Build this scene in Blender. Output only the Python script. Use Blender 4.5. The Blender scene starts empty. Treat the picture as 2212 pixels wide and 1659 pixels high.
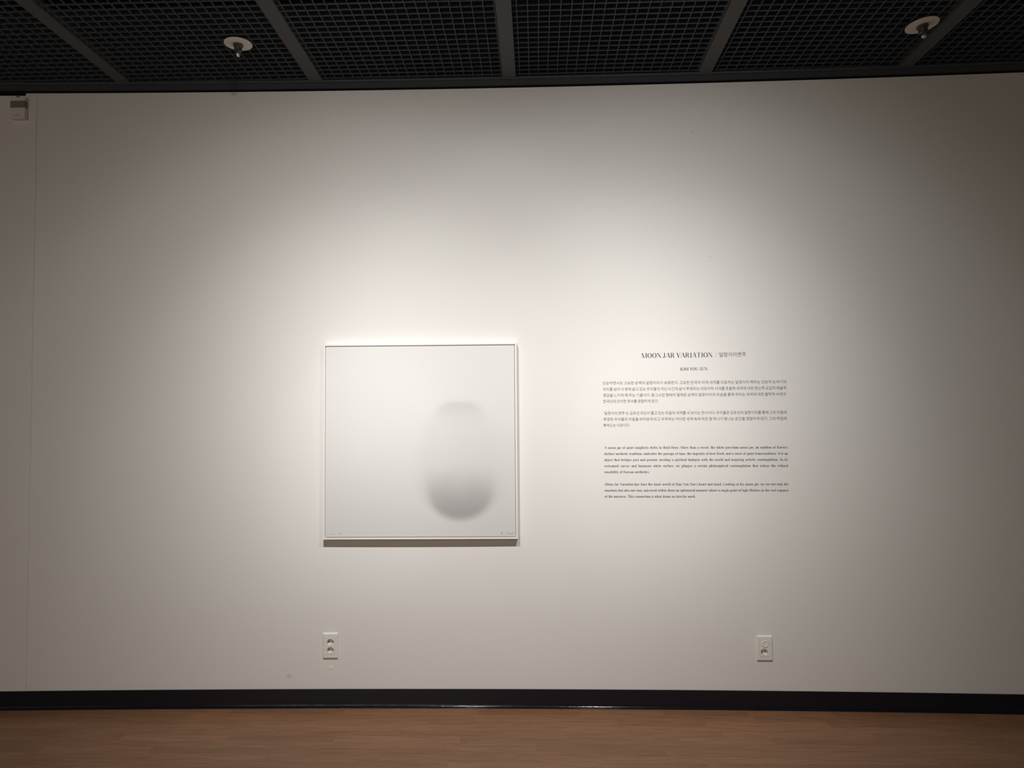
import bpy, bmesh, math, random
from mathutils import Vector, Matrix

random.seed(7)
scene = bpy.context.scene
C = scene.collection

# ------------------------------------------------------------------ camera
EYE = 1.412
YAW, PITCH, ROLL, FPX = 0.0325, 0.0447, -0.0076, 1650.0
cam_d = bpy.data.cameras.new('camera')
cam = bpy.data.objects.new('camera', cam_d)
C.objects.link(cam)
cam_d.sensor_width = 36.0
cam_d.lens = FPX / 2212.0 * 36.0
cam_d.clip_start = 0.05
cy_, sy_ = math.cos(YAW), math.sin(YAW)
cp_, sp_ = math.cos(PITCH), math.sin(PITCH)
F = Vector((-sy_ * cp_, cy_ * cp_, sp_))
R0 = Vector((cy_, sy_, 0))
U0 = R0.cross(F)
cr_, sr_ = math.cos(ROLL), math.sin(ROLL)
RR = cr_ * R0 + sr_ * U0
UU = cr_ * U0 - sr_ * R0
CAM = Vector((0, 0, EYE))
M = Matrix((RR, UU, -F)).transposed().to_4x4()
M.translation = CAM
cam.matrix_world = M
scene.camera = cam

# ------------------------------------------------------------------ world, light, exposure
w = bpy.data.worlds.new('world'); scene.world = w
w.use_nodes = True
w.node_tree.nodes['Background'].inputs[0].default_value = (0.9, 0.8, 0.68, 1)
w.node_tree.nodes['Background'].inputs[1].default_value = 0.02

def spot(name, loc, target, power, angle, blend, color, radius=0.02):
    d = bpy.data.lights.new(name, 'SPOT')
    d.energy = power; d.spot_size = math.radians(angle); d.spot_blend = blend
    d.color = color; d.shadow_soft_size = radius
    o = bpy.data.objects.new(name, d); C.objects.link(o)
    o.location = loc
    o.rotation_euler = (Vector(target) - Vector(loc)).to_track_quat('-Z', 'Y').to_euler()
    return o

WARM = (1.0, 0.98, 0.95)
# beam profile of the gallery spots: relative intensity by angle from the beam axis (fitted to the brightness of the pools on the wall)
PROFILE = [(0, 6.6), (6, 5.95), (12, 4.5), (18, 3.2), (24, 2.13), (30, 1.29), (37, 0.76), (45, 0.24), (55, 0.0)]
def gallery_spot(loc, target, power):
    o = spot('spot_light', loc, target, power, 150, 0.0, WARM, 0.02)
    d = o.data; d.use_nodes = True
    nt = d.node_tree; em = nt.nodes['Emission']
    tc = nt.nodes.new('ShaderNodeTexCoord'); sp = nt.nodes.new('ShaderNodeSeparateXYZ')
    nt.links.new(tc.outputs['Normal'], sp.inputs[0])
    ab = nt.nodes.new('ShaderNodeMath'); ab.operation = 'ABSOLUTE'; nt.links.new(sp.outputs['Z'], ab.inputs[0])
    ac = nt.nodes.new('ShaderNodeMath'); ac.operation = 'ARCCOSINE'; nt.links.new(ab.outputs[0], ac.inputs[0])
    fc = nt.nodes.new('ShaderNodeFloatCurve')
    sc_ = nt.nodes.new('ShaderNodeMath'); sc_.operation = 'MULTIPLY'; sc_.inputs[1].default_value = 1 / math.radians(60)
    nt.links.new(ac.outputs[0], sc_.inputs[0]); nt.links.new(sc_.outputs[0], fc.inputs['Value'])
    cm = fc.mapping.curves[0]
    pts = [(a / 60.0, v / 6.8) for a, v in PROFILE] + [(1.0, 0.0)]
    cm.points[0].location = pts[0]; cm.points[1].location = pts[-1]
    for q in pts[1:-1]: cm.points.new(*q)
    for q in cm.points: q.handle_type = 'AUTO_CLAMPED'
    fc.mapping.update()
    nt.links.new(fc.outputs[0], em.inputs['Strength'])
    return o
SPOT_W = 318
gallery_spot((-0.62, 1.73, 3.0), (-0.87, 3.8, 1.22), SPOT_W)
gallery_spot((0.48, 1.73, 3.0), (0.59, 3.8, 1.28), SPOT_W * .97)
def area(name, loc, target, size, power, color):
    d = bpy.data.lights.new(name, 'AREA'); d.shape = 'DISK'; d.size = size
    d.energy = power; d.color = color
    o = bpy.data.objects.new(name, d); C.objects.link(o); o.location = loc
    o.rotation_euler = (Vector(target) - Vector(loc)).to_track_quat('-Z', 'Y').to_euler()
area('fill_light', (-1.9, -2.2, 2.75), (-0.9, 3.8, 0.6), 3.4, 63, (1.0, 0.90, 0.745))  # unseen fill lamp behind the camera, added to lift the ambient level on the wall

scene.view_settings.view_transform = 'Standard'
scene.view_settings.look = 'None'
scene.view_settings.gamma = 1
scene.view_settings.use_curve_mapping = False
scene.view_settings.exposure = 0.0

# ------------------------------------------------------------------ geometry of the room
D = 3.8                      # distance to the wall in front
def wy(x):                   # the wall bows very slightly (concave towards the room)
    return D - 0.0085 * x * x
H = EYE + 1.6734             # top of the white wall
HC = H + 0.03                # underside of the open grid ceiling
HB = EYE - 1.3242 - 0.0      # top of the skirting
def ray(px, py):
    u, v = px - 1106.0, py - 829.5
    return (F * FPX + RR * u - UU * v).normalized()
def on_wall(px, py, off=0.0):
    d = ray(px, py)
    t = 3.8
    for _ in range(12):
        p = CAM + d * t
        t += (wy(p.x) - off - p.y) / d.y
    p = CAM + d * t
    return p
def on_z(px, py, z):
    d = ray(px, py)
    return CAM + d * ((z - EYE) / d.z)

# ------------------------------------------------------------------ materials
def mat(name, col, rough=0.6, metal=0.0, spec=0.5):
    m = bpy.data.materials.new(name); m.use_nodes = True
    b = m.node_tree.nodes['Principled BSDF']
    b.inputs['Base Color'].default_value = (*col, 1)
    b.inputs['Roughness'].default_value = rough
    b.inputs['Metallic'].default_value = metal
    b.inputs['Specular IOR Level'].default_value = spec
    return m
def nd(m, t, **kw):
    n = m.node_tree.nodes.new(t)
    for k, v in kw.items(): setattr(n, k, v)
    return n
def lk(m, a, b): m.node_tree.links.new(a, b)
def bsdf(m): return m.node_tree.nodes['Principled BSDF']

def paint(name, col, amount=0.04, bump=0.05, scale=260, rough=0.7, spec=0.3):
    m = mat(name, col, rough, 0, spec)
    tc = nd(m, 'ShaderNodeTexCoord')
    n1 = nd(m, 'ShaderNodeTexNoise'); n1.inputs['Scale'].default_value = 1.3; n1.inputs['Detail'].default_value = 5
    n2 = nd(m, 'ShaderNodeTexNoise'); n2.inputs['Scale'].default_value = scale; n2.inputs['Detail'].default_value = 3
    mr = nd(m, 'ShaderNodeMapRange'); mr.inputs['To Min'].default_value = 1 - amount; mr.inputs['To Max'].default_value = 1 + amount * .5
    mr2 = nd(m, 'ShaderNodeMapRange'); mr2.inputs['To Min'].default_value = 0.965; mr2.inputs['To Max'].default_value = 1.03
    mu = nd(m, 'ShaderNodeMath', operation='MULTIPLY')
    hs = nd(m, 'ShaderNodeVectorMath', operation='SCALE'); hs.inputs[0].default_value = col
    bp = nd(m, 'ShaderNodeBump'); bp.inputs['Strength'].default_value = bump; bp.inputs['Distance'].default_value = 0.002
    lk(m, tc.outputs['Object'], n1.inputs['Vector']); lk(m, tc.outputs['Object'], n2.inputs['Vector'])
    lk(m, n1.outputs[0], mr.inputs['Value']); lk(m, n2.outputs[0], mr2.inputs['Value'])
    lk(m, mr.outputs[0], mu.inputs[0]); lk(m, mr2.outputs[0], mu.inputs[1])
    lk(m, mu.outputs[0], hs.inputs['Scale']); lk(m, hs.outputs[0], bsdf(m).inputs['Base Color'])
    lk(m, n2.outputs[0], bp.inputs['Height']); lk(m, bp.outputs[0], bsdf(m).inputs['Normal'])
    return m

M_WALL = paint('white_wall_paint', (0.80, 0.785, 0.765))
M_STAIN = paint('smudged_wall_paint', (0.66, 0.635, 0.60))
M_PATCH = paint('patch_paint', (0.86, 0.84, 0.80))
M_SEAM = paint('seam_filler', (0.64, 0.61, 0.58))
M_BLACK = mat('black_vinyl_lettering', (0.035, 0.030, 0.028), 0.6, 0, 0.2)
M_BLACK2 = mat('grey_vinyl_lettering', (0.11, 0.10, 0.095), 0.6, 0, 0.2)
M_CEIL = paint('black_ceiling_paint', (0.045, 0.054, 0.070), 0.2, 0, 60, 0.9, 0.1)
M_GRID = mat('dark_grey_grid_metal', (0.075, 0.086, 0.102), 0.6, 0, 0.25)
M_BEAM = mat('dark_grey_beam_metal', (0.092, 0.092, 0.094), 0.7, 0, 0.25)
M_TRIM = mat('dark_edge_trim', (0.045, 0.053, 0.066), 0.6, 0, 0.3)
M_BASE = mat('black_vinyl_skirting', (0.010, 0.011, 0.017), 0.13, 0, 0.4)
_tc = nd(M_BASE, 'ShaderNodeTexCoord'); _mp = nd(M_BASE, 'ShaderNodeMapping'); _mp.inputs['Scale'].default_value = (26, 26, 200)
_n = nd(M_BASE, 'ShaderNodeTexNoise'); _n.inputs['Scale'].default_value = 1.0; _n.inputs['Detail'].default_value = 3
_b = nd(M_BASE, 'ShaderNodeBump'); _b.inputs['Strength'].default_value = 0.22; _b.inputs['Distance'].default_value = 0.002
lk(M_BASE, _tc.outputs['Object'], _mp.inputs['Vector']); lk(M_BASE, _mp.outputs[0], _n.inputs['Vector'])
lk(M_BASE, _n.outputs[0], _b.inputs['Height']); lk(M_BASE, _b.outputs[0], bsdf(M_BASE).inputs['Normal'])
M_FRAME = paint('white_frame_lacquer', (0.84, 0.82, 0.79), 0.01, 0, 100, 0.5)
M_GAP = mat('frame_backing', (0.66, 0.62, 0.58), 0.8)
M_PLATE = paint('cream_outlet_plastic', (0.83, 0.81, 0.76), 0.02, 0.02, 90, 0.45, 0.4)
M_HOLE = mat('dark_pin_hole', (0.01, 0.01, 0.01), 0.8)
M_METAL = mat('steel', (0.62, 0.60, 0.57), 0.3, 1.0)
M_DISC = mat('pale_sprinkler_plate', (0.72, 0.68, 0.62), 0.5)
M_DARKMETAL = mat('dark_sprinkler_body', (0.10, 0.09, 0.08), 0.4, 0.7)
M_BOX = paint('ivory_box_plastic', (0.76, 0.73, 0.70), 0.02, 0, 90, 0.5)
M_BOXD = mat('grey_box_window', (0.20, 0.195, 0.185), 0.5)
M_PENCIL = mat('pencil_line', (0.46, 0.44, 0.42), 0.8)

# wood strips
def wood():
    m = mat('brown_wood_strip', (0.3, 0.2, 0.1), 0.42, 0, 0.35)
    oi = nd(m, 'ShaderNodeObjectInfo')
    tc = nd(m, 'ShaderNodeTexCoord')
    off = nd(m, 'ShaderNodeVectorMath', operation='SCALE'); off.inputs['Scale'].default_value = 3.7
    add = nd(m, 'ShaderNodeVectorMath', operation='ADD')
    lk(m, oi.outputs['Location'], off.inputs[0])
    lk(m, tc.outputs['Object'], add.inputs[0]); lk(m, off.outputs[0], add.inputs[1])
    mp = nd(m, 'ShaderNodeMapping'); mp.inputs['Scale'].default_value = (2.2, 38, 1)
    lk(m, add.outputs[0], mp.inputs['Vector'])
    n1 = nd(m, 'ShaderNodeTexNoise'); n1.inputs['Scale'].default_value = 2.2; n1.inputs['Detail'].default_value = 7; n1.inputs['Roughness'].default_value = 0.62
    n1.inputs['Distortion'].default_value = 0.6
    lk(m, mp.outputs[0], n1.inputs['Vector'])
    mp2 = nd(m, 'ShaderNodeMapping'); mp2.inputs['Scale'].default_value = (6, 170, 1)
    lk(m, add.outputs[0], mp2.inputs['Vector'])
    n2 = nd(m, 'ShaderNodeTexNoise'); n2.inputs['Scale'].default_value = 2.0; n2.inputs['Detail'].default_value = 3
    lk(m, mp2.outputs[0], n2.inputs['Vector'])
    cr = nd(m, 'ShaderNodeValToRGB')
    e = cr.color_ramp.elements
    e[0].position = 0.25; e[0].color = (0.185, 0.085, 0.044, 1)
    e[1].position = 0.78; e[1].color = (0.355, 0.185, 0.098, 1)
    x = e.new(0.5); x.color = (0.275, 0.138, 0.072, 1)
    lk(m, n1.outputs[0], cr.inputs[0])
    # per-strip tone
    mr = nd(m, 'ShaderNodeMapRange'); mr.inputs['To Min'].default_value = 0.90; mr.inputs['To Max'].default_value = 1.15
    lk(m, oi.outputs['Random'], mr.inputs['Value'])
    mr2 = nd(m, 'ShaderNodeMapRange'); mr2.inputs['From Min'].default_value = 0.3; mr2.inputs['From Max'].default_value = 0.5
    mr2.inputs['To Min'].default_value = 0.80; mr2.inputs['To Max'].default_value = 1.0
    lk(m, n2.outputs[0], mr2.inputs['Value'])
    mu = nd(m, 'ShaderNodeMath', operation='MULTIPLY'); lk(m, mr.outputs[0], mu.inputs[0]); lk(m, mr2.outputs[0], mu.inputs[1])
    sc = nd(m, 'ShaderNodeVectorMath', operation='SCALE')
    lk(m, cr.outputs[0], sc.inputs[0]); lk(m, mu.outputs[0], sc.inputs['Scale'])
    lk(m, sc.outputs[0], bsdf(m).inputs['Base Color'])
    return m
M_WOOD = wood()
M_FLOOR = paint('dark_floor_base', (0.10, 0.055, 0.032), 0.1, 0, 60, 0.6)

# ------------------------------------------------------------------ helpers
def link(name, bm, m, parent=None, smooth=False):
    me = bpy.data.meshes.new(name)
    bm.normal_update(); bm.to_mesh(me); bm.free()
    if smooth:
        for p in me.polygons: p.use_smooth = True
    if m: me.materials.append(m)
    o = bpy.data.objects.new(name, me); C.objects.link(o)
    if parent: o.parent = parent
    return o
def box(bm, x0, x1, y0, y1, z0, z1, bevel=0.0):
    r = bmesh.ops.create_cube(bm, size=1)
    vs = r['verts']
    for v in vs:
        v.co = Vector(((x0 + x1) / 2 + v.co.x * (x1 - x0), (y0 + y1) / 2 + v.co.y * (y1 - y0), (z0 + z1) / 2 + v.co.z * (z1 - z0)))
    if bevel > 0:
        es = list({e for v in vs for e in v.link_edges})
        bmesh.ops.bevel(bm, geom=es, offset=bevel, segments=2, affect='EDGES', profile=0.5)
def thing(name, label, cat, loc, group=None):
    o = bpy.data.objects.new(name, None); C.objects.link(o)
    o.location = loc; o['label'] = label; o['category'] = cat
    o.empty_display_size = 0.1
    if group: o['group'] = group
    return o
def tag(o, label, cat, group=None):
    o['label'] = label; o['category'] = cat
    if group: o['group'] = group
    return o
def struct(name, bm, m, label, parent=None):
    o = link(name, bm, m, parent); o['kind'] = 'structure'
    o['label'] = label; return o
def extrude_profile(bm, prof, x0, x1, n, closed=True):
    """profile = list of (offset towards the room, z); follows the bow of the wall"""
    rings = []
    for i in range(n + 1):
        x = x0 + (x1 - x0) * i / n
        rings.append([bm.verts.new((x, wy(x) - o, z)) for o, z in prof])
    k = len(prof)
    for a, b in zip(rings[:-1], rings[1:]):
        for j in range(k if closed else k - 1):
            bm.faces.new((a[j], a[(j + 1) % k], b[(j + 1) % k], b[j]))
    if closed:
        bm.faces.new(rings[0]); bm.faces.new(list(reversed(rings[-1])))
    bmesh.ops.recalc_face_normals(bm, faces=bm.faces)
def lathe(bm, prof, seg=32, c=(0, 0, 0), axis='z', cap=True):
    """prof = list of (r, h)"""
    rings = []
    for r, h in prof:
        ring = []
        for i in range(seg):
            a = 2 * math.pi * i / seg
            p = (r * math.cos(a), r * math.sin(a), h) if axis == 'z' else (r * math.cos(a), h, r * math.sin(a))
            ring.append(bm.verts.new(Vector(p) + Vector(c)))
        rings.append(ring)
    for a, b in zip(rings[:-1], rings[1:]):
        for i in range(seg):
            bm.faces.new((a[i], a[(i + 1) % seg], b[(i + 1) % seg], b[i]))
    if cap and prof[0][0] > 1e-6: bm.faces.new(rings[0])
    if cap and prof[-1][0] > 1e-6: bm.faces.new(list(reversed(rings[-1])))
    bmesh.ops.remove_doubles(bm, verts=bm.verts, dist=1e-6)
    bmesh.ops.recalc_face_normals(bm, faces=bm.faces)

# ------------------------------------------------------------------ walls
XS_TOP = on_wall(56, 203).x          # where the top of the wall steps down
seam_a, seam_b = on_wall(80.5, 205), on_wall(56.5, 1490)
XS = on_wall(69, 850).x              # seam between the two wall boards
bm = bmesh.new(); extrude_profile(bm, [(0, -0.02), (0, H), (-0.15, H), (-0.15, -0.02)], XS_TOP, 4.6, 60)
wall = struct('wall_back', bm, M_WALL, 'large off-white gallery wall carrying the artwork and text')
zl = on_wall(20, 207).z
bm = bmesh.new(); extrude_profile(bm, [(0.0, -0.02), (0.0, zl), (-0.15, zl), (-0.15, -0.02)], -4.6, XS_TOP, 20)
wall_l = struct('wall_left', bm, M_WALL, 'lower-topped wall section at the far left edge')
# filled joint between the boards: a shallow irregular ridge
bm = bmesh.new()
n = 60; prev = None
for i in range(n + 1):
    t = i / n
    z = seam_a.z + (seam_b.z - seam_a.z) * t
    x = seam_a.x + (seam_b.x - seam_a.x) * t + random.uniform(-.0012, .0012)
    hw = 0.0022 * (1 - .75 * t) * random.uniform(.5, 1.1) + .0003
    cur = [bm.verts.new((x - hw, wy(x) - .0003, z)), bm.verts.new((x, wy(x) - .0022, z)), bm.verts.new((x + hw, wy(x) - .0003, z))]
    if prev:
        for j in range(2): bm.faces.new((prev[j], prev[j + 1], cur[j + 1], cur[j]))
    prev = cur
link('board_joint', bm, M_SEAM, wall)
# small marks on the paint
def decal(name, pts, m, off=0.0008):
    bm = bmesh.new()
    f = bm.faces.new([bm.verts.new(on_wall(px, py, off)) for px, py in pts])
    r = bmesh.ops.extrude_face_region(bm, geom=[f])
    for v in r['geom']:
        if isinstance(v, bmesh.types.BMVert): v.co.y += off
    bmesh.ops.recalc_face_normals(bm, faces=bm.faces)
    return link(name, bm, m, wall)
decal('scuff_mark', [(624.5, 1454), (627, 1457), (631, 1462), (627, 1463), (618, 1462.5), (621, 1458.5)], M_STAIN)['label'] = 'small grey triangular scuff low on the wall'
decal('paint_chip', [(1532, 554), (1534, 553.3), (1536, 555), (1534.5, 556.3), (1532.3, 555.7)], M_STAIN)
decal('paint_chip', [(1492, 285), (1496, 283.6), (1498, 286), (1494, 287)], M_STAIN)
decal('paint_chip', [(50, 858.4), (51.5, 857.4), (52, 859.6), (50.2, 860)], M_SEAM)
decal('plaster_patch', [(708, 1441), (711, 1438), (719, 1439), (721, 1443), (717, 1446.5), (711, 1446)], M_PATCH, .0012)

# skirting with a flared toe
def skirt(x0, x1, n):
    bm = bmesh.new()
    prof = [(0.0, HB), (0.0055, HB), (0.0055, .030)] + [(.0055 + .0135 * (1 - math.cos(math.radians(t))), .0155 - .0135 * math.sin(math.radians(t))) for t in range(0, 91, 9)] + [(0.0195, .0), (0.0, .0)]
    extrude_profile(bm, prof, x0, x1, n)
    return bm
o = struct('baseboard_back', skirt(-4.6, 4.6, 80), M_BASE, 'black glossy vinyl skirting with curved toe along the wall')
for p in o.data.polygons: p.use_smooth = .0019 < p.center.z < .0156 and abs(p.normal.x) < .5

# side walls, wall behind the camera
RX0, RX1, RY0 = -4.6, 4.6, -5.0
bm = bmesh.new(); box(bm, RX0 - .15, RX0, RY0, wy(4.6) + .1, 0, H)
struct('wall_side', bm, M_WALL, 'white side wall out of frame on the left')
bm = bmesh.new(); box(bm, RX1, RX1 + .15, RY0, wy(4.6) + .1, 0, H)
struct('wall_right', bm, M_WALL, 'white side wall out of frame on the right')
bm = bmesh.new(); box(bm, RX0 - .15, RX1 + .15, RY0 - .15, RY0, 0, H)
struct('wall_front', bm, M_WALL, 'white wall behind the viewer')

# ------------------------------------------------------------------ floor of short wood strips
bm = bmesh.new(); box(bm, RX0 - .15, RX1 + .15, RY0 - .15, D + .15, -0.15, -0.006)
floor = struct('floor', bm, M_FLOOR, 'reddish-brown wood strip floor')
# near part (out of view): larger boards joined into one sheet
bm = bmesh.new(); box(bm, RX0 + .001, RX1 - .001, RY0 + .001, 2.83, -0.0055, 0)
nf = link('floor_sheet', bm, M_WOOD, floor)
SW = 0.062
meshes = {}
for L in (0.40, 0.48, 0.56, 0.66):
    bm = bmesh.new()
    a, b, c = L / 2 - .00008, SW / 2 - .00008, .0003
    v = [bm.verts.new(p) for p in ((-a, -b, -.0055), (a, -b, -.0055), (a, b, -.0055), (-a, b, -.0055),
                                   (-a, -b, -c), (a, -b, -c), (a, b, -c), (-a, b, -c),
                                   (-a + c, -b + c, 0), (a - c, -b + c, 0), (a - c, b - c, 0), (-a + c, b - c, 0))]
    for k in range(4):
        q = (k + 1) % 4
        bm.faces.new((v[k], v[q], v[4 + q], v[4 + k])); bm.faces.new((v[4 + k], v[4 + q], v[8 + q], v[8 + k]))
    bm.faces.new(v[8:12])
    me = bpy.data.meshes.new('strip'); bm.to_mesh(me); bm.free(); me.materials.append(M_WOOD)
    meshes[L] = me
y = 2.83 + SW / 2; row = 0; y_end = D + .01
while y < y_end:
    hw = 3.1
    x = -hw - random.uniform(0, .5)
    while x < hw:
        L = random.choice(list(meshes))
        o = bpy.data.objects.new('floor_strip', meshes[L]); C.objects.link(o)
        o.location = (x + L / 2, y, random.uniform(-.0002, 0)); o.parent = floor
        x += L
    y += SW; row += 1
for sx0, sx1 in ((RX0 + .001, -3.05), (3.05, RX1 - .001)):
    bm = bmesh.new(); box(bm, sx0, sx1, 2.831, D, -0.0055, -0.0007)
    link('floor_sheet', bm, M_WOOD, floor)

# ------------------------------------------------------------------ ceiling
bm = bmesh.new(); box(bm, RX0 - .15, RX1 + .15, RY0 - .15, D + .15, HC + .45, HC + .5)
ceil = struct('ceiling', bm, M_CEIL, 'black open-cell grid ceiling')
def cpart(name, bm, m):
    return link(name, bm, m, ceil)
# plenum sides above the walls
bm = bmesh.new(); box(bm, RX0 - .15, RX1 + .15, D + .02, D + .15, H + .002, HC + .45); cpart('plenum_side', bm, M_CEIL)
bm = bmesh.new(); box(bm, RX0 - .15, RX0, RY0 - .15, D + .02, H + .002, HC + .45); cpart('plenum_side', bm, M_CEIL)
bm = bmesh.new(); box(bm, RX1, RX1 + .15, RY0 - .15, D + .02, H + .002, HC + .45); cpart('plenum_side', bm, M_CEIL)
bm = bmesh.new(); box(bm, RX0, RX1, RY0 - .15, RY0, H + .002, HC + .45); cpart('plenum_side', bm, M_CEIL)
# edge trim along the wall: a ledge and a shadow gap
bm = bmesh.new(); extrude_profile(bm, [(0.052, HC + .02), (0.052, HC - .002), (0.046, HC - .0035), (0.040, HC - .001), (0.012, H + .009), (-0.10, H + .009), (-0.10, HC + .02)], RX0, RX1, 60)
o = struct('trim_1', bm, M_TRIM, 'dark metal edge angle where the grid ceiling meets the wall')
bm = bmesh.new(); extrude_profile(bm, [(0.055, HC - .005), (0.055, HC + .001), (0.045, HC + .001), (0.045, HC - .005)], RX0, RX1, 60)
ob = link('trim_lip', bm, M_GRID, o)

PITCHX = 0.970; X0 = -0.1243; BW = 0.066
beams = [X0 + PITCHX * i for i in range(-4, 5)]
bm = bmesh.new(); box(bm, -BW / 2, BW / 2, RY0 + .01, D - .0, -0.001, 0.04, 0.0)
bme = bpy.data.meshes.new('beam'); bm.to_mesh(bme); bm.free(); bme.materials.append(M_BEAM)
fix = {-2: on_z(277.5, 192, HC), 0: None}
for x in beams:
    o = bpy.data.objects.new('ceiling_beam', bme); C.objects.link(o); o.location = (x, -.12 if abs(x) > 2.5 else -.055, HC); o.parent = ceil
# grid panel: one bay, blades both ways, 19 cells
CELL = 0.0462; CELLY = 0.0452
def bars(bm, segs, z0, z1):
    for (x0, x1, y0, y1) in segs:
        vs = [bm.verts.new(p) for p in ((x0, y0, z0), (x1, y0, z0), (x1, y1, z0), (x0, y1, z0), (x0, y0, z1), (x1, y0, z1), (x1, y1, z1), (x0, y1, z1))]
        for f in ((0, 3, 2, 1), (0, 1, 5, 4), (1, 2, 6, 5), (2, 3, 7, 6), (3, 0, 4, 7)): bm.faces.new([vs[k] for k in f])
bm = bmesh.new()
w_ = PITCHX - BW
segs = []
x = -w_ / 2 + CELL * .45
while x < w_ / 2:
    segs.append((x - .0015, x + .0015, -1.2, D - .06)); x += CELL
yy = D - .075
while yy > -1.2:
    segs.append((-w_ / 2, w_ / 2, yy - .0015, yy + .0015)); yy -= CELLY
bars(bm, segs, 0.004, 0.011)
gme = bpy.data.meshes.new('grid'); bm.to_mesh(gme); bm.free(); gme.materials.append(M_GRID)
for a in beams[:-1]:
    o = bpy.data.objects.new('grid_panel', gme); C.objects.link(o)
    o.location = (a + PITCHX / 2, 0, HC); o.parent = ceil; o['kind'] = 'stuff'
bm = bmesh.new(); box(bm, RX0 + .001, RX1 - .001, RY0, -1.21, HC + .005, HC + .015); cpart('rear_panel', bm, M_TRIM)

# ------------------------------------------------------------------ sprinklers
def sprinkler(px, py, wpx, label, rotz, tilt):
    p = on_z(px, py, HC - .004)
    t = thing('ceiling_sprinkler', label, 'sprinkler', p, 'ceiling sprinklers')
    dist = (p - CAM).dot(F)
    r = wpx / 2 * dist / FPX
    bm = bmesh.new()
    lathe(bm, [(0, .002), (r * .99, .002), (r, .0), (r * .985, -.0015), (r * .3, -.004), (r * .3, -.003), (0, -.003)], 48)
    link('cover_plate', bm, M_DISC, t, False)
    bm = bmesh.new()
    lathe(bm, [(0, -.003), (r * .36, -.003), (r * .36, -.011), (r * .28, -.014), (r * .27, -.034), (r * .2, -.038), (0, -.038)], 24)
    link('body', bm, M_DARKMETAL, t)
    for s in (-1, 1):
        bm = bmesh.new()
        a = (s * r * .18, 0, -.032); b = (s * r * .15, 0, -.046)
        box(bm, min(a[0], b[0]) - .001, max(a[0], b[0]) + .001, -.002, .002, -.048, -.032, .0005)
        link('yoke_arm', bm, M_DARKMETAL, t)
    bm = bmesh.new()
    lathe(bm, [(0, -.047), (r * .15, -.047), (r * .17, -.050), (r * .13, -.057), (0, -.058)], 24)
    link('deflector', bm, M_METAL, t)
    t.rotation_euler = (0, tilt, rotz)
    return t
sprinkler(514.5, 95, 59, 'white disc sprinkler hanging from the grid ceiling, the one on the left', .5, 0.0)
sprinkler(1992, 54.5, 68, 'slightly tilted white disc sprinkler beside a ceiling beam, at the top right', -.3, -0.12)

# ------------------------------------------------------------------ framed picture
TL, TR, BL, BR = on_wall(699, 743.5, .042), on_wall(1115.8, 740.6, .042), on_wall(697, 1166.5, .042), on_wall(1118.3, 1163.8, .042)
PX0, PX1 = (TL.x + BL.x) / 2, (TR.x + BR.x) / 2
PZ1, PZ0 = (TL.z + TR.z) / 2, (BL.z + BR.z) / 2
PXC = (PX0 + PX1) / 2; PW = PX1 - PX0; PH = PZ1 - PZ0
slope = math.atan2(((TR.z + BR.z) - (TL.z + BL.z)) / 2, PW)
DEP = .042
t = thing('framed_picture', 'square white-framed picture of a blurred grey jar hanging on the wall', 'picture',
          (PXC, wy(PXC) - 0.0006, (PZ0 + PZ1) / 2))
t.rotation_euler = (0, -slope, -0.017 * PXC)
a, b, fw = PW / 2, PH / 2, .0085
def rail(x0, x1, z0, z1, bev=.0008):
    bm = bmesh.new(); box(bm, x0, x1, -DEP, 0, z0, z1, bev); link('frame_rail', bm, M_FRAME, t)
rail(-a, a, b - fw, b); rail(-a, a, -b, -b + fw)
rail(-a, -a + fw, -b + fw, b - fw); rail(a - fw, a, -b + fw, b - fw)
bm = bmesh.new(); box(bm, -a + fw, a - fw, -DEP + .011, -.004, -b + fw, b - fw); link('backing_board', bm, M_GAP, t)
# canvas with the painted jar, colours per vertex of a fine mesh
g = .0038
ca, cb = a - fw - g, b - fw - g
def lerp(a, b, t): return a + (b - a) * t
def sm(e0, e1, x):
    t = min(1, max(0, (x - e0) / (e1 - e0))); return t * t * (3 - 2 * t)
def knots(x, pts):
    for (x0, v0), (x1, v1) in zip(pts[:-1], pts[1:]):
        if x <= x1: return v0 + (v1 - v0) * sm(x0, x1, x) if x > x0 else v0
    return pts[-1][1]
def tone(px, py):
    """paint tone at a place of the picture measured in a 1000 x 1000 square"""
    dx, dy = px - 708, py - 600
    ry = 322
    rx = 246 if dx < 0 else 262
    q = math.hypot(dx / rx, dy / ry)
    # the lit left flank melts into the ground, the right side even more so
    side_ = abs(dx) / rx
    soft = .12 + .40 * sm(.35, 1, side_) * (1 - .5 * sm(700, 860, py)) + (.24 * sm(.3, .9, side_) * (1 - sm(640, 820, py)) if dx > 0 else 0)
    mask = 1 - sm(1.01 - soft, 1.015 + soft * .35, q)
    # flat mouth of the jar
    mask *= sm(278, 306, py + abs(dx) * .05)
    ang = (dy / ry) / max(q, .05)
    drop = .055 + .34 * sm(-.02, .88, q) * sm(0, 1.04, ang) ** 1.35 + .095 * math.exp(-(max(0, py - 300) / 70.0) ** 2)
    lipw = 1 - .75 * sm(60, 190, abs(dx + 5)) * (1 - sm(330, 460, py))
    v = 1 - drop * mask * lipw
    # a thin veil over the ground right of the jar and a gentle fall to the foot
    v -= .03 * sm(600, 900, px) * sm(250, 600, py) * (1 - mask)
    v -= .09 * sm(380, 1000, py)
    return v
N = 170
bm = bmesh.new()
cl = bm.verts.layers.float_color.new('tone')
grid = []
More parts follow.
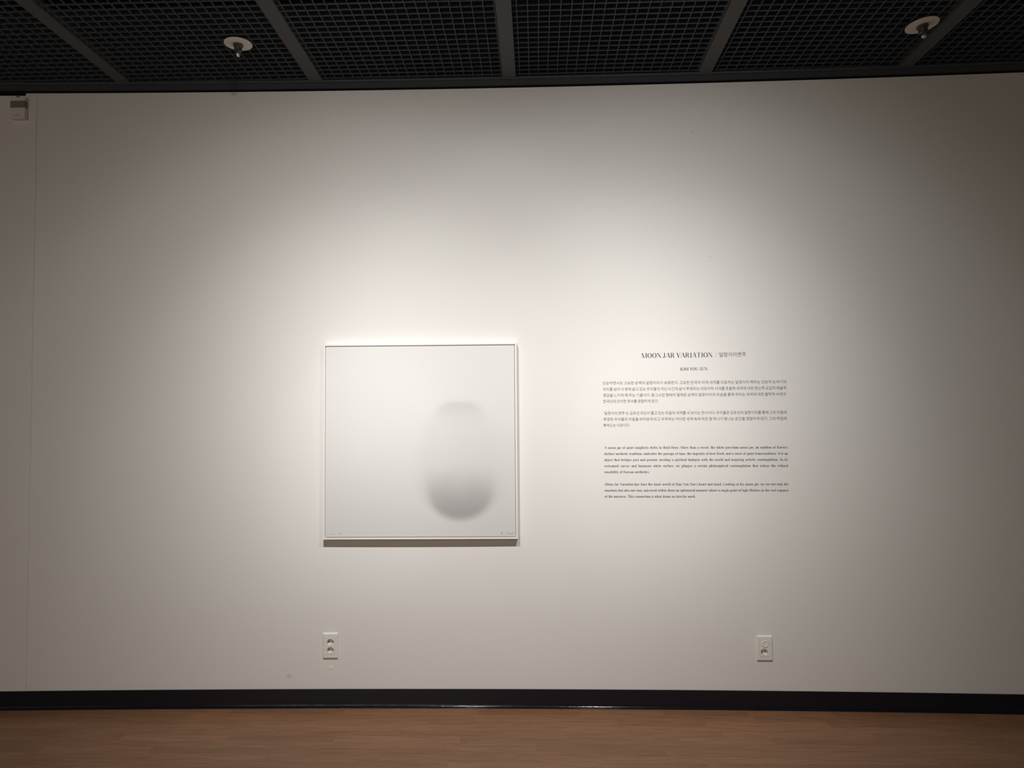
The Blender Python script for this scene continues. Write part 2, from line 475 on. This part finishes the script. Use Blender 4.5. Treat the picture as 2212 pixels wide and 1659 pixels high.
for j in range(N + 1):
    rw = []
    for i in range(N + 1):
        u, v_ = i / N, j / N
        vert = bm.verts.new((-ca + 2 * ca * u, -DEP + .003, -cb + 2 * cb * v_))
        k = tone(u * 1000, (1 - v_) * 1000)
        vert[cl] = (k, k, k, 1)
        rw.append(vert)
    grid.append(rw)
for j in range(N):
    for i in range(N):
        bm.faces.new((grid[j][i], grid[j][i + 1], grid[j + 1][i + 1], grid[j + 1][i]))
# turned edges of the canvas
def side(seq):
    back = [bm.verts.new((v.co.x, -DEP + .011, v.co.z)) for v in seq]
    for k in back: k[cl] = (.9, .9, .9, 1)
    for k in range(len(seq) - 1):
        bm.faces.new((seq[k], seq[k + 1], back[k + 1], back[k]))
side([grid[0][0], grid[0][N]]); side([grid[N][N], grid[N][0]]); side([grid[0][N], grid[N][N]]); side([grid[N][0], grid[0][0]])
m = mat('painted_canvas', (.8, .8, .8), 0.75, 0, 0.2)
at = nd(m, 'ShaderNodeAttribute'); at.attribute_name = 'tone'
cc = nd(m, 'ShaderNodeVectorMath', operation='MULTIPLY'); cc.inputs[1].default_value = (0.75, 0.74, 0.73)
lk(m, at.outputs['Color'], cc.inputs[0])
wv = nd(m, 'ShaderNodeTexNoise'); wv.inputs['Scale'].default_value = 420
tcn = nd(m, 'ShaderNodeTexCoord'); lk(m, tcn.outputs['Object'], wv.inputs['Vector'])
bp = nd(m, 'ShaderNodeBump'); bp.inputs['Strength'].default_value = .04; bp.inputs['Distance'].default_value = .001
lk(m, wv.outputs[0], bp.inputs['Height']); lk(m, bp.outputs[0], bsdf(m).inputs['Normal'])
lk(m, cc.outputs[0], bsdf(m).inputs['Base Color'])
canvas = link('canvas', bm, m, t)
canvas['label'] = 'off-white canvas painted with a soft grey jar shape'
# faint pencil writing in the lower corners
def scribble(cx, cz, strokes, s):
    bm = bmesh.new()
    for st in strokes:
        for (x0, z0), (x1, z1) in zip(st[:-1], st[1:]):
            p, q = Vector((cx + x0 * s, cz + z0 * s)), Vector((cx + x1 * s, cz + z1 * s))
            d = (q - p); nrm = Vector((-d.y, d.x)).normalized() * .0011
            y_ = -DEP + .0027
            bm.faces.new([bm.verts.new((a_.x, y_, a_.y)) for a_ in (p - nrm, q - nrm, q + nrm, p + nrm)])
    return link('signature', bm, M_PENCIL, canvas)
scribble(ca - .070, -cb + .008, [[(0, 0), (0, 1.2)], [(0, .5), (.7, 1.2)], [(.2, .7), (.9, 0)], [(1.25, .05), (1.35, .05)],
                              [(2.6, 1.1), (2.1, .9), (2.5, .5), (2.1, 0), (1.9, .1)], [(3.1, .7), (3.1, .1), (3.5, .05), (3.6, .7), (3.6, 0)],
                              [(4.2, 0), (4.2, .7), (4.6, .7), (4.7, 0)]], .013)
scribble(-ca + .020, -cb + .010, [[(0, .2), (.4, .6), (.8, .2)], [(1.5, 0), (1.5, .7)], [(2.1, .5), (2.6, .4)], [(4.2, 0), (4.8, .9), (5.3, .1)]], .011)

# ------------------------------------------------------------------ sockets
def hole_plate(bm, x0, x1, z0, z1, yf, holes, seg=28):
    """flat face with round openings, built from an outer rectangle split round each circle; holes=[(cx,cz,r)] stacked by z"""
    zs = sorted(holes, key=lambda h: h[1])
    cuts = [z0] + [(p[1] + q[1]) / 2 for p, q in zip(zs[:-1], zs[1:])] + [z1]
    rims = []
    for h, za, zb in zip(zs, cuts[:-1], cuts[1:]):
        inner, outer = [], []
        for k in range(seg):
            an = 2 * math.pi * (k + .5) / seg
            c_, s_ = math.cos(an), math.sin(an)
            inner.append(bm.verts.new((h[0] + h[2] * c_, yf, h[1] + h[2] * s_)))
            tx = ((x1 if c_ > 0 else x0) - h[0]) / c_ if abs(c_) > 1e-9 else 1e9
            tz = ((zb if s_ > 0 else za) - h[1]) / s_ if abs(s_) > 1e-9 else 1e9
            tt = min(tx, tz)
            outer.append(bm.verts.new((h[0] + tt * c_, yf, h[1] + tt * s_)))
        for k in range(seg):
            q = (k + 1) % seg
            bm.faces.new((inner[k], inner[q], outer[q], outer[k]))
            if abs(outer[k].co.x - outer[q].co.x) > 1e-6 and abs(outer[k].co.z - outer[q].co.z) > 1e-6:
                xx = outer[k].co.x if abs(abs(outer[k].co.x - (x0 + x1) / 2) - (x1 - x0) / 2) < 1e-6 else outer[q].co.x
                zz = outer[k].co.z if min(abs(outer[k].co.z - za), abs(outer[k].co.z - zb)) < 1e-6 else outer[q].co.z
                bm.faces.new((outer[k], outer[q], bm.verts.new((xx, yf, zz))))
        rims.append(inner)
    return rims
WELLS = []
def outlet(px0, px1, py0, py1, holes, label, cap=None, clip=True):
    A, B = on_wall(px0, (py0 + py1) / 2, .009), on_wall(px1, (py0 + py1) / 2, .009)
    T_, B_ = on_wall((px0 + px1) / 2, py0, .009), on_wall((px0 + px1) / 2, py1, .009)
    xc, zc = (A.x + B.x) / 2, (T_.z + B_.z) / 2
    wd, ht = B.x - A.x, T_.z - B_.z
    t = thing('wall_outlet', label, 'outlet', (xc, wy(xc) - .0004, zc), 'power outlets low on the wall')
    t.rotation_euler = (0, 0, -.017 * xc)
    hw, hh, dp = wd / 2, ht / 2, .009
    WELLS.append((xc, zc, hw * .6, hh * .64))
    # surround ring (outer frame) around the insert
    iw, ih = hw * .66, hh * .68
    bm = bmesh.new()
    rect = lambda s, z, y_: [bm.verts.new((x_ * s, y_, z_ * z)) for x_, z_ in ((-1, -1), (1, -1), (1, 1), (-1, 1))]
    r0 = rect(hw, hh, 0); r1 = rect(hw, hh, -dp + .003); r2 = rect(hw - .003, hh - .003, -dp); r3 = rect(iw, ih, -dp); r4 = rect(iw, ih, -dp + .006)
    for p_, q_ in ((r0, r1), (r1, r2), (r2, r3), (r3, r4)):
        for k in range(4):
            bm.faces.new((p_[k], p_[(k + 1) % 4], q_[(k + 1) % 4], q_[k]))
    bmesh.ops.recalc_face_normals(bm, faces=bm.faces)
    link('cover_plate', bm, M_PLATE, t)
    # insert with the round wells
    bm = bmesh.new()
    hs = []
    for (hx, hy, r) in holes:
        P = on_wall(hx, hy, .014); hs.append((P.x - xc, P.z - zc, r))
    yf = -dp - .0012
    rims = hole_plate(bm, -iw + .0006, iw - .0006, -ih + .0006, ih - .0006, yf, hs)
    e = [(-iw + .0006, -ih + .0006), (iw - .0006, -ih + .0006), (iw - .0006, ih - .0006), (-iw + .0006, ih - .0006)]
    for k in range(4):
        (xa, za), (xb, zb) = e[k], e[(k + 1) % 4]
        bm.faces.new([bm.verts.new(p) for p in ((xa, yf, za), (xb, yf, zb), (xb, -dp + .006, zb), (xa, -dp + .006, za))])
    ins = link('insert', bm, M_PLATE, t)
    for (hx, hz, r) in hs:
        bm = bmesh.new()
        well = .0175
        lathe(bm, [(r, yf), (r * .97, yf + well), (0, yf + well)], 28, (hx, 0, hz), 'y', False)
        wl = link('socket_well', bm, M_PLATE, t)
        for s in (-1, 1):
            bm = bmesh.new(); lathe(bm, [(0, yf + well - .0006), (.0027, yf + well - .0006), (.0027, yf + well + .0004)], 14, (hx + s * .0095, 0, hz), 'y'); 
            bm.faces.ensure_lookup_table()
            link('pin_hole', bm, M_HOLE, wl)
        for s in (-1, 1):
            if s == 1 and cap is not None: pass
            bm = bmesh.new(); box(bm, hx - .0022, hx + .0022, yf + .003, yf + well, hz + s * (r - .0022) - .001, hz + s * (r - .0022) + .001, .0003)
            link('earth_clip', bm, M_METAL, wl)
    if cap:
        P = on_wall(cap[0], cap[1], .014)
        bm = bmesh.new()
        r = cap[2]
        lathe(bm, [(r, yf), (r, yf - .002), (r * .93, yf - .0035), (r * .85, yf - .0035), (r * .8, yf - .0022), (r * .5, yf - .0018), (0, yf - .0016)], 32, (P.x - xc, 0, P.z - zc), 'y')
        link('socket_cap', bm, M_PLATE, t)['label'] = 'round blank cover closing the upper socket'
    # ragged paint along the top edge of the box
    bm = bmesh.new(); nn = 14; top = []; bot = []
    for k in range(nn + 1):
        x_ = -hw + .0005 + (wd - .001) * k / nn
        top.append(bm.verts.new((x_, -.0012, hh + .0035 + random.uniform(-.0008, .0008))))
        bot.append(bm.verts.new((x_, -dp - .0004, hh - .0055 + random.uniform(-.002, .0012) - (.004 if k > nn - 3 else 0))))
    for k in range(nn): bm.faces.new((top[k], top[k + 1], bot[k + 1], bot[k]))
    link('paint_bead', bm, M_PATCH, t)
    return t
R_ = .0168
outlet(697.5, 729.3, 1368.5, 1422, [(713, 1388.2, R_), (713, 1405.7, R_)], 'white double wall outlet with two open round sockets, below the picture')
outlet(1635.5, 1669, 1374.5, 1427, [(1652, 1409.8, R_)], 'white wall outlet with upper socket capped, low on the wall below the text', cap=(1653.5, 1391.5, .0155))

# recesses in the wall for the socket boxes
bm = bmesh.new()
for (xc, zc, ex, ez) in WELLS: box(bm, xc - ex, xc + ex, wy(xc) - .03, wy(xc) + .03, zc - ez, zc + ez)
me_c = bpy.data.meshes.new('cut'); bm.to_mesh(me_c); bm.free()
oc = bpy.data.objects.new('cut', me_c); C.objects.link(oc)
md = wall.modifiers.new('cut', 'BOOLEAN'); md.object = oc; md.operation = 'DIFFERENCE'; md.solver = 'EXACT'
bpy.context.view_layer.update()
new_me = bpy.data.meshes.new_from_object(wall.evaluated_get(bpy.context.evaluated_depsgraph_get()))
wall.modifiers.clear(); wall.data = new_me
bpy.data.objects.remove(oc)

# ------------------------------------------------------------------ box at the upper left corner
A, B = on_wall(22.5, 235, .026), on_wall(54, 235, .026)
T_, B_ = on_wall(38, 210, .026), on_wall(38, 256.3, .026)
xc, zc = (A.x + B.x) / 2, (T_.z + B_.z) / 2
hw, hh, dp = (B.x - A.x) / 2, (T_.z - B_.z) / 2, .026
t = thing('wall_box', 'small pale wall box with dark grey middle band in the upper left corner', 'wall box', (xc, wy(xc) - .0004, zc))
bm = bmesh.new(); box(bm, -hw, hw, -dp, 0, -hh, hh, .002); link('housing', bm, M_BOX, t)
bm = bmesh.new(); box(bm, -hw - .0006, hw + .0008, -dp - .0025, -.006, hh * .02, hh * .66, .0008)
link('window_band', bm, M_BOXD, t)['label'] = 'dark grey window band'
# raised nameplate line
bm = bmesh.new()
for k in range(7):
    x_ = -hw * .42 + k * hw * .115
    box(bm, x_, x_ + hw * .075, -dp - .0006, -dp + .0005, -hh * .73, -hh * .66)
link('nameplate', bm, M_BOXD, t)
bm = bmesh.new(); lathe(bm, [(0, -.0), (.005, .0), (.005, .012), (0, .014)], 12, (-hw * .25, -dp * .6, hh)); link('knob', bm, M_BOXD, t)

# ------------------------------------------------------------------ lettering
# A small roman alphabet drawn from stems, bows, diagonals and serifs. Units: 1000 per em, caps 680, x-height 450.
class Pen:
    def __init__(s, TK, TN, sf): s.TK, s.TN, s.sf = TK, TN, sf; s.q = []
    def R(s, x0, y0, x1, y1): s.q.append([(x0, y0), (x1, y0), (x1, y1), (x0, y1)])
    def V(s, x, y0, y1, serif='bt', thin=False):
        w = (s.TN * 1.15 if thin else s.TK); s.R(x, y0, x + w, y1)
        c = x + w / 2; e = s.sf + w / 2
        if 'b' in serif: s.R(c - e, y0, c + e, y0 + s.TN)
        if 't' in serif: s.R(c - e, y1 - s.TN, c + e, y1)
        if 'l' in serif: s.q.append([(x - s.sf, y1 - s.TN * 1.8), (x, y1 - s.TN * 2.2), (x + 2, y1), (x - s.sf, y1 - s.TN * .8)])
    def D(s, x0, y0, x1, y1, w): s.q.append([(x0, y0), (x0 + w, y0), (x1 + w, y1), (x1, y1)])
    def S(s, xc, y, e): s.R(xc - e, y, xc + e, y + s.TN)
    def O(s, cx, cy, rx, ry, a0=0, a1=360, tk=None, n=22):
        tk = s.TK * 1.05 if tk is None else tk
        n = max(5, int(n * abs(a1 - a0) / 360))
        P = []
        for i in range(n + 1):
            a = math.radians(a0 + (a1 - a0) * i / n); c_, s_ = math.cos(a), math.sin(a)
            P.append(((cx + rx * c_, cy + ry * s_), (cx + (rx - tk) * c_, cy + (ry - s.TN) * s_)))
        for (a, b), (c, d) in zip(P[:-1], P[1:]): s.q.append([a, c, d, b])
    def B(s, x, y, r):
        s.q.append([(x + r * math.cos(k * math.pi / 4), y + r * math.sin(k * math.pi / 4)) for k in range(8)])
XH, CH = 455, 680
def glyph(ch, TK, TN, sf):
    p = Pen(TK, TN, sf); V, D_, S, O, B, R = p.V, p.D, p.S, p.O, p.B, p.R
    adv = 500
    def bowl(cx, rx): O(cx, XH / 2, rx, XH / 2 + 8)
    if ch == 'A': D_(20, 0, 330, CH, TN * 1.4); D_(560 - TK * .2, 0, 320, CH, TK * 1.05); R(150, 215, 520, 215 + TN); S(50, 0, 75); S(610, 0, 95); adv = 720
    elif ch == 'I': V(140, 0, CH); adv = 380
    elif ch == 'J': V(210, 120, CH, 't'); O(150, 120, 60 + TK, 130, 180, 360); B(95, 130, 48); adv = 470
    elif ch == 'K': V(90, 0, CH); D_(210, 280, 560, CH, TN * 1.5); D_(560, 0, 290, 380, TK * 1.1); S(620, 0, 110); S(590, CH - TN, 90); adv = 740
    elif ch == 'L': V(90, 0, CH); R(90, 0, 580, TN); D_(560, 0, 585, 190, TN); adv = 630
    elif ch == 'M': V(70, 0, CH, 'bt', True); V(720, 0, CH); D_(360, 0, 75, CH, TK * 1.05); D_(400, 0, 715, CH, TN * 1.3); adv = 940
    elif ch == 'N': V(80, 0, CH, 'bt', True); V(590, 0, CH, 't', True); D_(555, 0, 80, CH, TK * 1.1); adv = 740
    elif ch == 'O': O(375, CH / 2, 340, CH / 2 + 10, tk=TK * 1.15, n=30); adv = 750
    elif ch == 'R': V(90, 0, CH); O(330, 510, 235, 170, -90, 90); R(150, CH - TN, 335, CH); R(150, 340, 335, 340 + TN); D_(500, 0, 320, 345, TK * 1.05); S(590, 0, 90); adv = 710
    elif ch == 'S': O(270, 500, 205, 190, 30, 270, TK * .95); O(280, 180, 225, 190, -150, 90, TK * .95); R(445, 480, 445 + TN, CH); R(55, 0, 55 + TN, 200); adv = 560
    elif ch == 'T': V(290, 0, CH, 'b'); R(40, CH - TN, 620, CH); R(40, CH - 190, 40 + TN, CH); R(620 - TN, CH - 190, 620, CH); adv = 665
    elif ch == 'U': V(110, 210, CH, 't'); V(580, 210, CH, 't', True); O(352, 215, 242, 225, 180, 360, TK * .75); adv = 730
    elif ch == 'V': D_(300, 0, 60, CH, TK * 1.1); D_(330, 0, 590, CH, TN * 1.4); S(110, CH - TN, 100); S(600, CH - TN, 80); adv = 680
    elif ch == 'Y': D_(290, 300, 60, CH, TK * 1.05); D_(330, 300, 580, CH, TN * 1.4); V(290, 0, 330, 'b'); S(110, CH - TN, 100); S(585, CH - TN, 80); adv = 680
    elif ch == 'W': D_(240, 0, 50, CH, TK); D_(520, 0, 380, CH, TK); D_(270, 0, 430, CH, TN); D_(550, 0, 740, CH, TN); adv = 900
    elif ch == 'a': V(300, 20, 330, ''); O(235, 320, 65 + TK, 140, 0, 150, TK); O(190, 130, 155, 138, 40, 320, TK); R(300, 0, 470, TN * 1.5); B(110, 350, 42); adv = 470
    elif ch == 'b': V(70, 0, CH, 'l'); O(280, XH / 2, 215, XH / 2 + 8, -125, 125); adv = 540
    elif ch == 'c': O(240, XH / 2, 210, XH / 2 + 8, 50, 315); B(370, 350, 45); adv = 440
    elif ch == 'd': V(340, 0, CH, 'l'); O(250, XH / 2, 215, XH / 2 + 8, 55, 305); R(340, 0, 340 + TK + sf, TN); adv = 550
    elif ch == 'e': O(240, XH / 2, 210, XH / 2 + 8, 0, 320); R(70, XH / 2 + 5, 440, XH / 2 + 5 + TN); adv = 450
    elif ch == 'f': V(100, 0, 540, 'b'); O(100 + 115, 540, 115, 145, 60, 180, TK * .9); R(30, XH - TN, 320, XH); B(285, 620, 42); adv = 345
    elif ch == 'g': O(230, 300, 175, 155, tk=TK * .9); O(235, -95, 215, 110, tk=TK * .7); D_(110, 60, 130, 160, TK * .5); R(110, 20, 370, 70); B(430, 430, 40); adv = 490
    elif ch == 'h': V(60, 0, CH, 'bl'); O(275, XH - 170, 130 + TK * .2, 175, 0, 150, TK); V(300 + 95 - TK + TK * .2 + 10, 0, XH - 165, 'b'); adv = 560
    elif ch == 'i': V(80, 0, XH, 'bl'); B(80 + TK / 2, 610, 62); adv = 285
    elif ch == 'j': V(130, -90, XH, 'l'); O(90, -90, 40 + TK, 120, 180, 360, TK * .8); B(40, -110, 40); B(130 + TK / 2, 610, 62); adv = 320
    elif ch == 'k': V(60, 0, CH, 'bl'); D_(180, 200, 380, XH, TN * 1.5); D_(370, 0, 220, 280, TK * 1.05); S(430, 0, 80); S(400, XH - TN, 70); adv = 555
    elif ch == 'l': V(80, 0, CH, 'bl'); adv = 285
    elif ch == 'm':
        V(60, 0, XH, 'bl'); V(330, 0, XH - 130, 'b'); V(600, 0, XH - 130, 'b')
        O(330 + TK - 125, XH - 135, 125, 143, 0, 150, TK); O(600 + TK - 125, XH - 135, 125, 143, 0, 150, TK); adv = 820
    elif ch == 'n': V(60, 0, XH, 'bl'); V(335, 0, XH - 130, 'b'); O(335 + TK - 130, XH - 135, 130, 143, 0, 150, TK); adv = 560
    elif ch == 'o': bowl(250, 222); adv = 500
    elif ch == 'p': V(70, -200, XH, 'bl'); O(280, XH / 2, 215, XH / 2 + 8, -125, 125); adv = 540
    elif ch == 'q': V(345, -200, XH, 'b'); O(250, XH / 2, 215, XH / 2 + 8, 55, 305); adv = 540
    elif ch == 'r': V(70, 0, XH, 'bl'); O(300, XH - 150, 140, 155, 60, 165, TN * 2); B(350, 390, 50); adv = 425
    elif ch == 's': O(190, 330, 145, 130, 25, 270, TK * .85); O(200, 125, 150, 133, -155, 90, TK * .85); R(315, 320, 315 + TN, XH); R(40, 0, 40 + TN, 140); adv = 395
    elif ch == 't': V(110, 60, 580, ''); O(110 + 115, 90, 115, 98, 180, 320, TK * .9); R(30, XH - TN, 320, XH); adv = 345
    elif ch == 'u': V(60, 130, XH, 'l'); V(345, 0, XH, 'l'); O(60 + 150, 140, 150, 148, 180, 330, TK); R(345, 0, 345 + TK + sf, TN); adv = 565
    elif ch == 'v': D_(210, 0, 40, XH, TK * 1.05); D_(235, 0, 400, XH, TN * 1.4); S(85, XH - TN, 75); S(410, XH - TN, 60); adv = 490
    elif ch == 'w': D_(190, 0, 40, XH, TK); D_(440, 0, 290, XH, TK); D_(210, 0, 340, XH, TN * 1.3); D_(465, 0, 620, XH, TN * 1.3); S(85, XH - TN, 70); S(630, XH - TN, 55); adv = 700
    elif ch == 'x': D_(330, 0, 50, XH, TK * 1.1); D_(60, 0, 390, XH, TN * 1.4); S(90, XH - TN, 70); S(410, XH - TN, 60); S(390, 0, 75); S(80, 0, 55); adv = 490
    elif ch == 'y': D_(210, 0, 40, XH, TK * 1.05); D_(140, -150, 400, XH, TN * 1.5); B(110, -155, 45); S(85, XH - TN, 75); S(410, XH - TN, 60); adv = 490
    elif ch == '.': B(120, 55, 62); adv = 250
    elif ch == ',': B(120, 55, 60); D_(90, -110, 140, 50, TN * 1.4); adv = 250
    elif ch == "'": B(110, 600, 58); D_(85, 450, 130, 600, TN * 1.5); adv = 240
    elif ch == '/': D_(0, -30, 300, 760, TN * 1.1); adv = 340
    return p.q, adv
_cache = {}
def get_glyph(ch, style):
    k = (ch, style)
    if k not in _cache: _cache[k] = glyph(ch, *style)
    return _cache[k]
BOLD = (150, 42, 48)
TITLE = (125, 24, 42)

def roman(bm, text, left, right, size, style=BOLD, italic_until=0, fixed_space=None, xs=.94):
    """lay text between two wall points (baseline); size = em height in metres; word spaces take up the slack"""
    L, Rr = Vector(left), Vector(right)
    length = (Rr - L).length; ux = (Rr - L).normalized(); uz = Vector((-ux.z, 0, ux.x))
    glyphs = [(ch, *(get_glyph(ch, style) if ch != ' ' else ([], 0))) for ch in text]
    ink = sum(g[2] for g in glyphs); ns = text.count(' ')
    k = size / 1000
    kx = k
    if ns and fixed_space is None:
        kx = k * xs
        sp = (length / kx - ink) / ns
        if sp < 230: kx = length / (ink + ns * 230); sp = 230
        if sp > 1000: kx = length / (ink + ns * 400); sp = 400
    elif fixed_space is not None:
        sp = fixed_space; kx = length / (ink + ns * sp)
    else: sp = 0; kx = length / ink
    x = 0
    for idx, (ch, q, adv) in enumerate(glyphs):
        if ch == ' ': x += sp; continue
        sh = .25 if idx < italic_until else 0
        for poly in q:
            vs = []
            for (gx, gy) in poly:
                P = L + ux * ((x + gx + gy * sh) * kx) + uz * (gy * k)
                vs.append(bm.verts.new((P.x, wy(P.x) - .0006, P.z)))
            try: bm.faces.new(vs)
            except ValueError: pass
        x += adv

def hangul(name, text, left, right, height, m, parent, xs=1.0):
    L, Rr = Vector(left), Vector(right)
    length = (Rr - L).length; ux = (Rr - L).normalized(); uz = Vector((-ux.z, 0, ux.x))
    def build(sw):
        c = bpy.data.curves.new('tmp', 'FONT'); c.body = text; c.resolution_u = 2
        c.space_word = sw
        o = bpy.data.objects.new('tmp', c); C.objects.link(o)
        bpy.context.view_layer.update()
        me = bpy.data.meshes.new_from_object(o.evaluated_get(bpy.context.evaluated_depsgraph_get()))
        bpy.data.objects.remove(o); bpy.data.curves.remove(c)
        xs_ = [v.co.x for v in me.vertices]
        return me, min(xs_), max(xs_)
    k = height / .92
    me1, a1, b1 = build(1.0)
    sw = 1.0
    if ' ' in text:
        me2, a2, b2 = build(2.0)
        per = (b2 - a2) - (b1 - a1)
        sw = 1 + (length / (k * xs) - (b1 - a1)) / per
        sw = min(2.2, max(.55, sw))
    me, a, b = build(sw)
    kx = length / (b - a)
    for v in me.vertices:
        P = L + ux * ((v.co.x - a) * kx) + uz * (v.co.y * k)
        v.co = (P.x, wy(P.x) - .0006, P.z)
    me.materials.clear(); me.materials.append(m); me.name = name
    o = bpy.data.objects.new(name, me); C.objects.link(o); o.parent = parent
    return o

MM = D / FPX * 1.0      # metres per photograph pixel at the wall
def block(name, label, cat='lettering', group=None, anchor=(1500, 900)):
    t = thing(name, label, cat, (0, 0, 0), group)
    return t
def line(parent, text, l, r, size_px, style=BOLD, m=M_BLACK, **kw):
    bm = bmesh.new()
    roman(bm, text, on_wall(*l), on_wall(*r), size_px * MM, style, **kw)
    return link('text_line', bm, m, parent)

t = block('title_lettering', 'large black title lettering in capitals with Korean words after a slash')
line(t, 'MOON JAR VARIATION', (1385.5, 773.2), (1539.5, 771.6), 15.0, TITLE, fixed_space=240)
line(t, '/', (1545.5, 771.4), (1549.5, 771.3), 13.5, TITLE)
hangul('text_line', '달항아리변주', on_wall(1554, 770.6), on_wall(1611.5, 769.2), 10.2 * MM, M_BLACK2, t)
t = block('name_lettering', 'small black capitals centred under the title on the wall')
line(t, 'KIM YOU SUN', (1469.5, 800.5), (1528.5, 799.8), 9.6, (140, 34, 42), fixed_space=230)

K1 = [('단순하면서도 고요한 순백의 달항아리가 유동한다. 고요한 한국의 미적 세계를 대표하는 달항아리 백자는 단순히 도자기의', 1302, 831.3, 1698, 828.2),
      ('의미를 넘어 이 땅에 살고 있는 우리들의 지난 시간과 삶이 투영되는 대상이자 시대를 초월해 세계에 대한 정신적 교감과 예술적', 1302.4, 844.5, 1698, 841.5),
      ('영감을 느끼게 해 주는 기물이다. 둥그스런 형태의 절제된 순백의 달항아리의 모습을 통해 우리는 세계에 대한 철학적 사색과', 1302.8, 857.7, 1698.2, 854.8),
      ('한국인의 단아한 정서를 경험하게 된다.', 1303, 870.6, 1422.5, 869.8)]
K2 = [('‘달항아리 변주’는 김유선 자신이 품고 있는 마음의 세계를 내 보이는 전시이다. 우리들은 김유선의 달항아리를 통해 그의 마음에', 1304, 896.2, 1699, 894.2),
      ('투영된 우리들의 마음을 바라보게 되고 우주라는 커다란 세계 속에 작은 점 하나가 빛나는 순간을 경험하게 된다. 그의 작업에', 1303.6, 909.4, 1699, 907.4),
      ('빠져드는 이유이다.', 1303.8, 922.4, 1360.5, 922)]
for rows, label in ((K1, 'upper Korean paragraph of four small lines on the wall'),
                    (K2, 'lower Korean paragraph of three small lines on the wall')):
    t = block('korean_paragraph', label)
    for s, xa, ya, xb, yb in rows:
        hangul('text_line', s, on_wall(xa, ya - .6), on_wall(xb, yb - .6), 7.4 * MM, M_BLACK2, t)
E1 = [('A moon jar of quiet simplicity drifts in fluid flows. More than a vessel, the white porcelain moon jar, an emblem of Korea\'s', 1305.5, 969.5, 1702, 968.6),
      ('distinct aesthetic tradition, embodies the passage of time, the imprints of lives lived, and a sense of quiet transcendence. It is an', 1305, 982.6, 1702, 981.9),
      ('object that bridges past and present, inviting a spiritual dialogue with the world and inspiring artistic contemplation. In its', 1305, 995.8, 1702, 995.1),
      ('restrained curves and luminous white surface, we glimpse a certain philosophical contemplation that echoes the refined', 1305, 1009.0, 1702.2, 1008.4),
      ('sensibility of Korean aesthetics.', 1305, 1022.0, 1403.5, 1021.9)]
E2 = [('Moon Jar Variation lays bare the inner world of Kim You Sun\'s heart and mind. Looking at his moon jar, we see not only his', 1306, 1048.6, 1703, 1048.2),
      ('emotions but also our own, mirrored within them an ephemeral moment where a single point of light flickers in the vast expanse', 1306, 1061.8, 1703.4, 1061.4),
      ('of the universe. This connection is what draws us into his work.', 1306, 1074.9, 1503.5, 1074.8)]
for rows, label in ((E1, 'upper English paragraph of five small bold lines on the wall'),
                    (E2, 'lower English paragraph of three small bold lines, lowest of the wall text')):
    t = block('english_paragraph', label)
    for i, (s, xa, ya, xb, yb) in enumerate(rows):
        line(t, s, (xa, ya), (xb, yb), 7.6, BOLD, M_BLACK2, italic_until=18 if s.startswith('Moon Jar V') else 0)
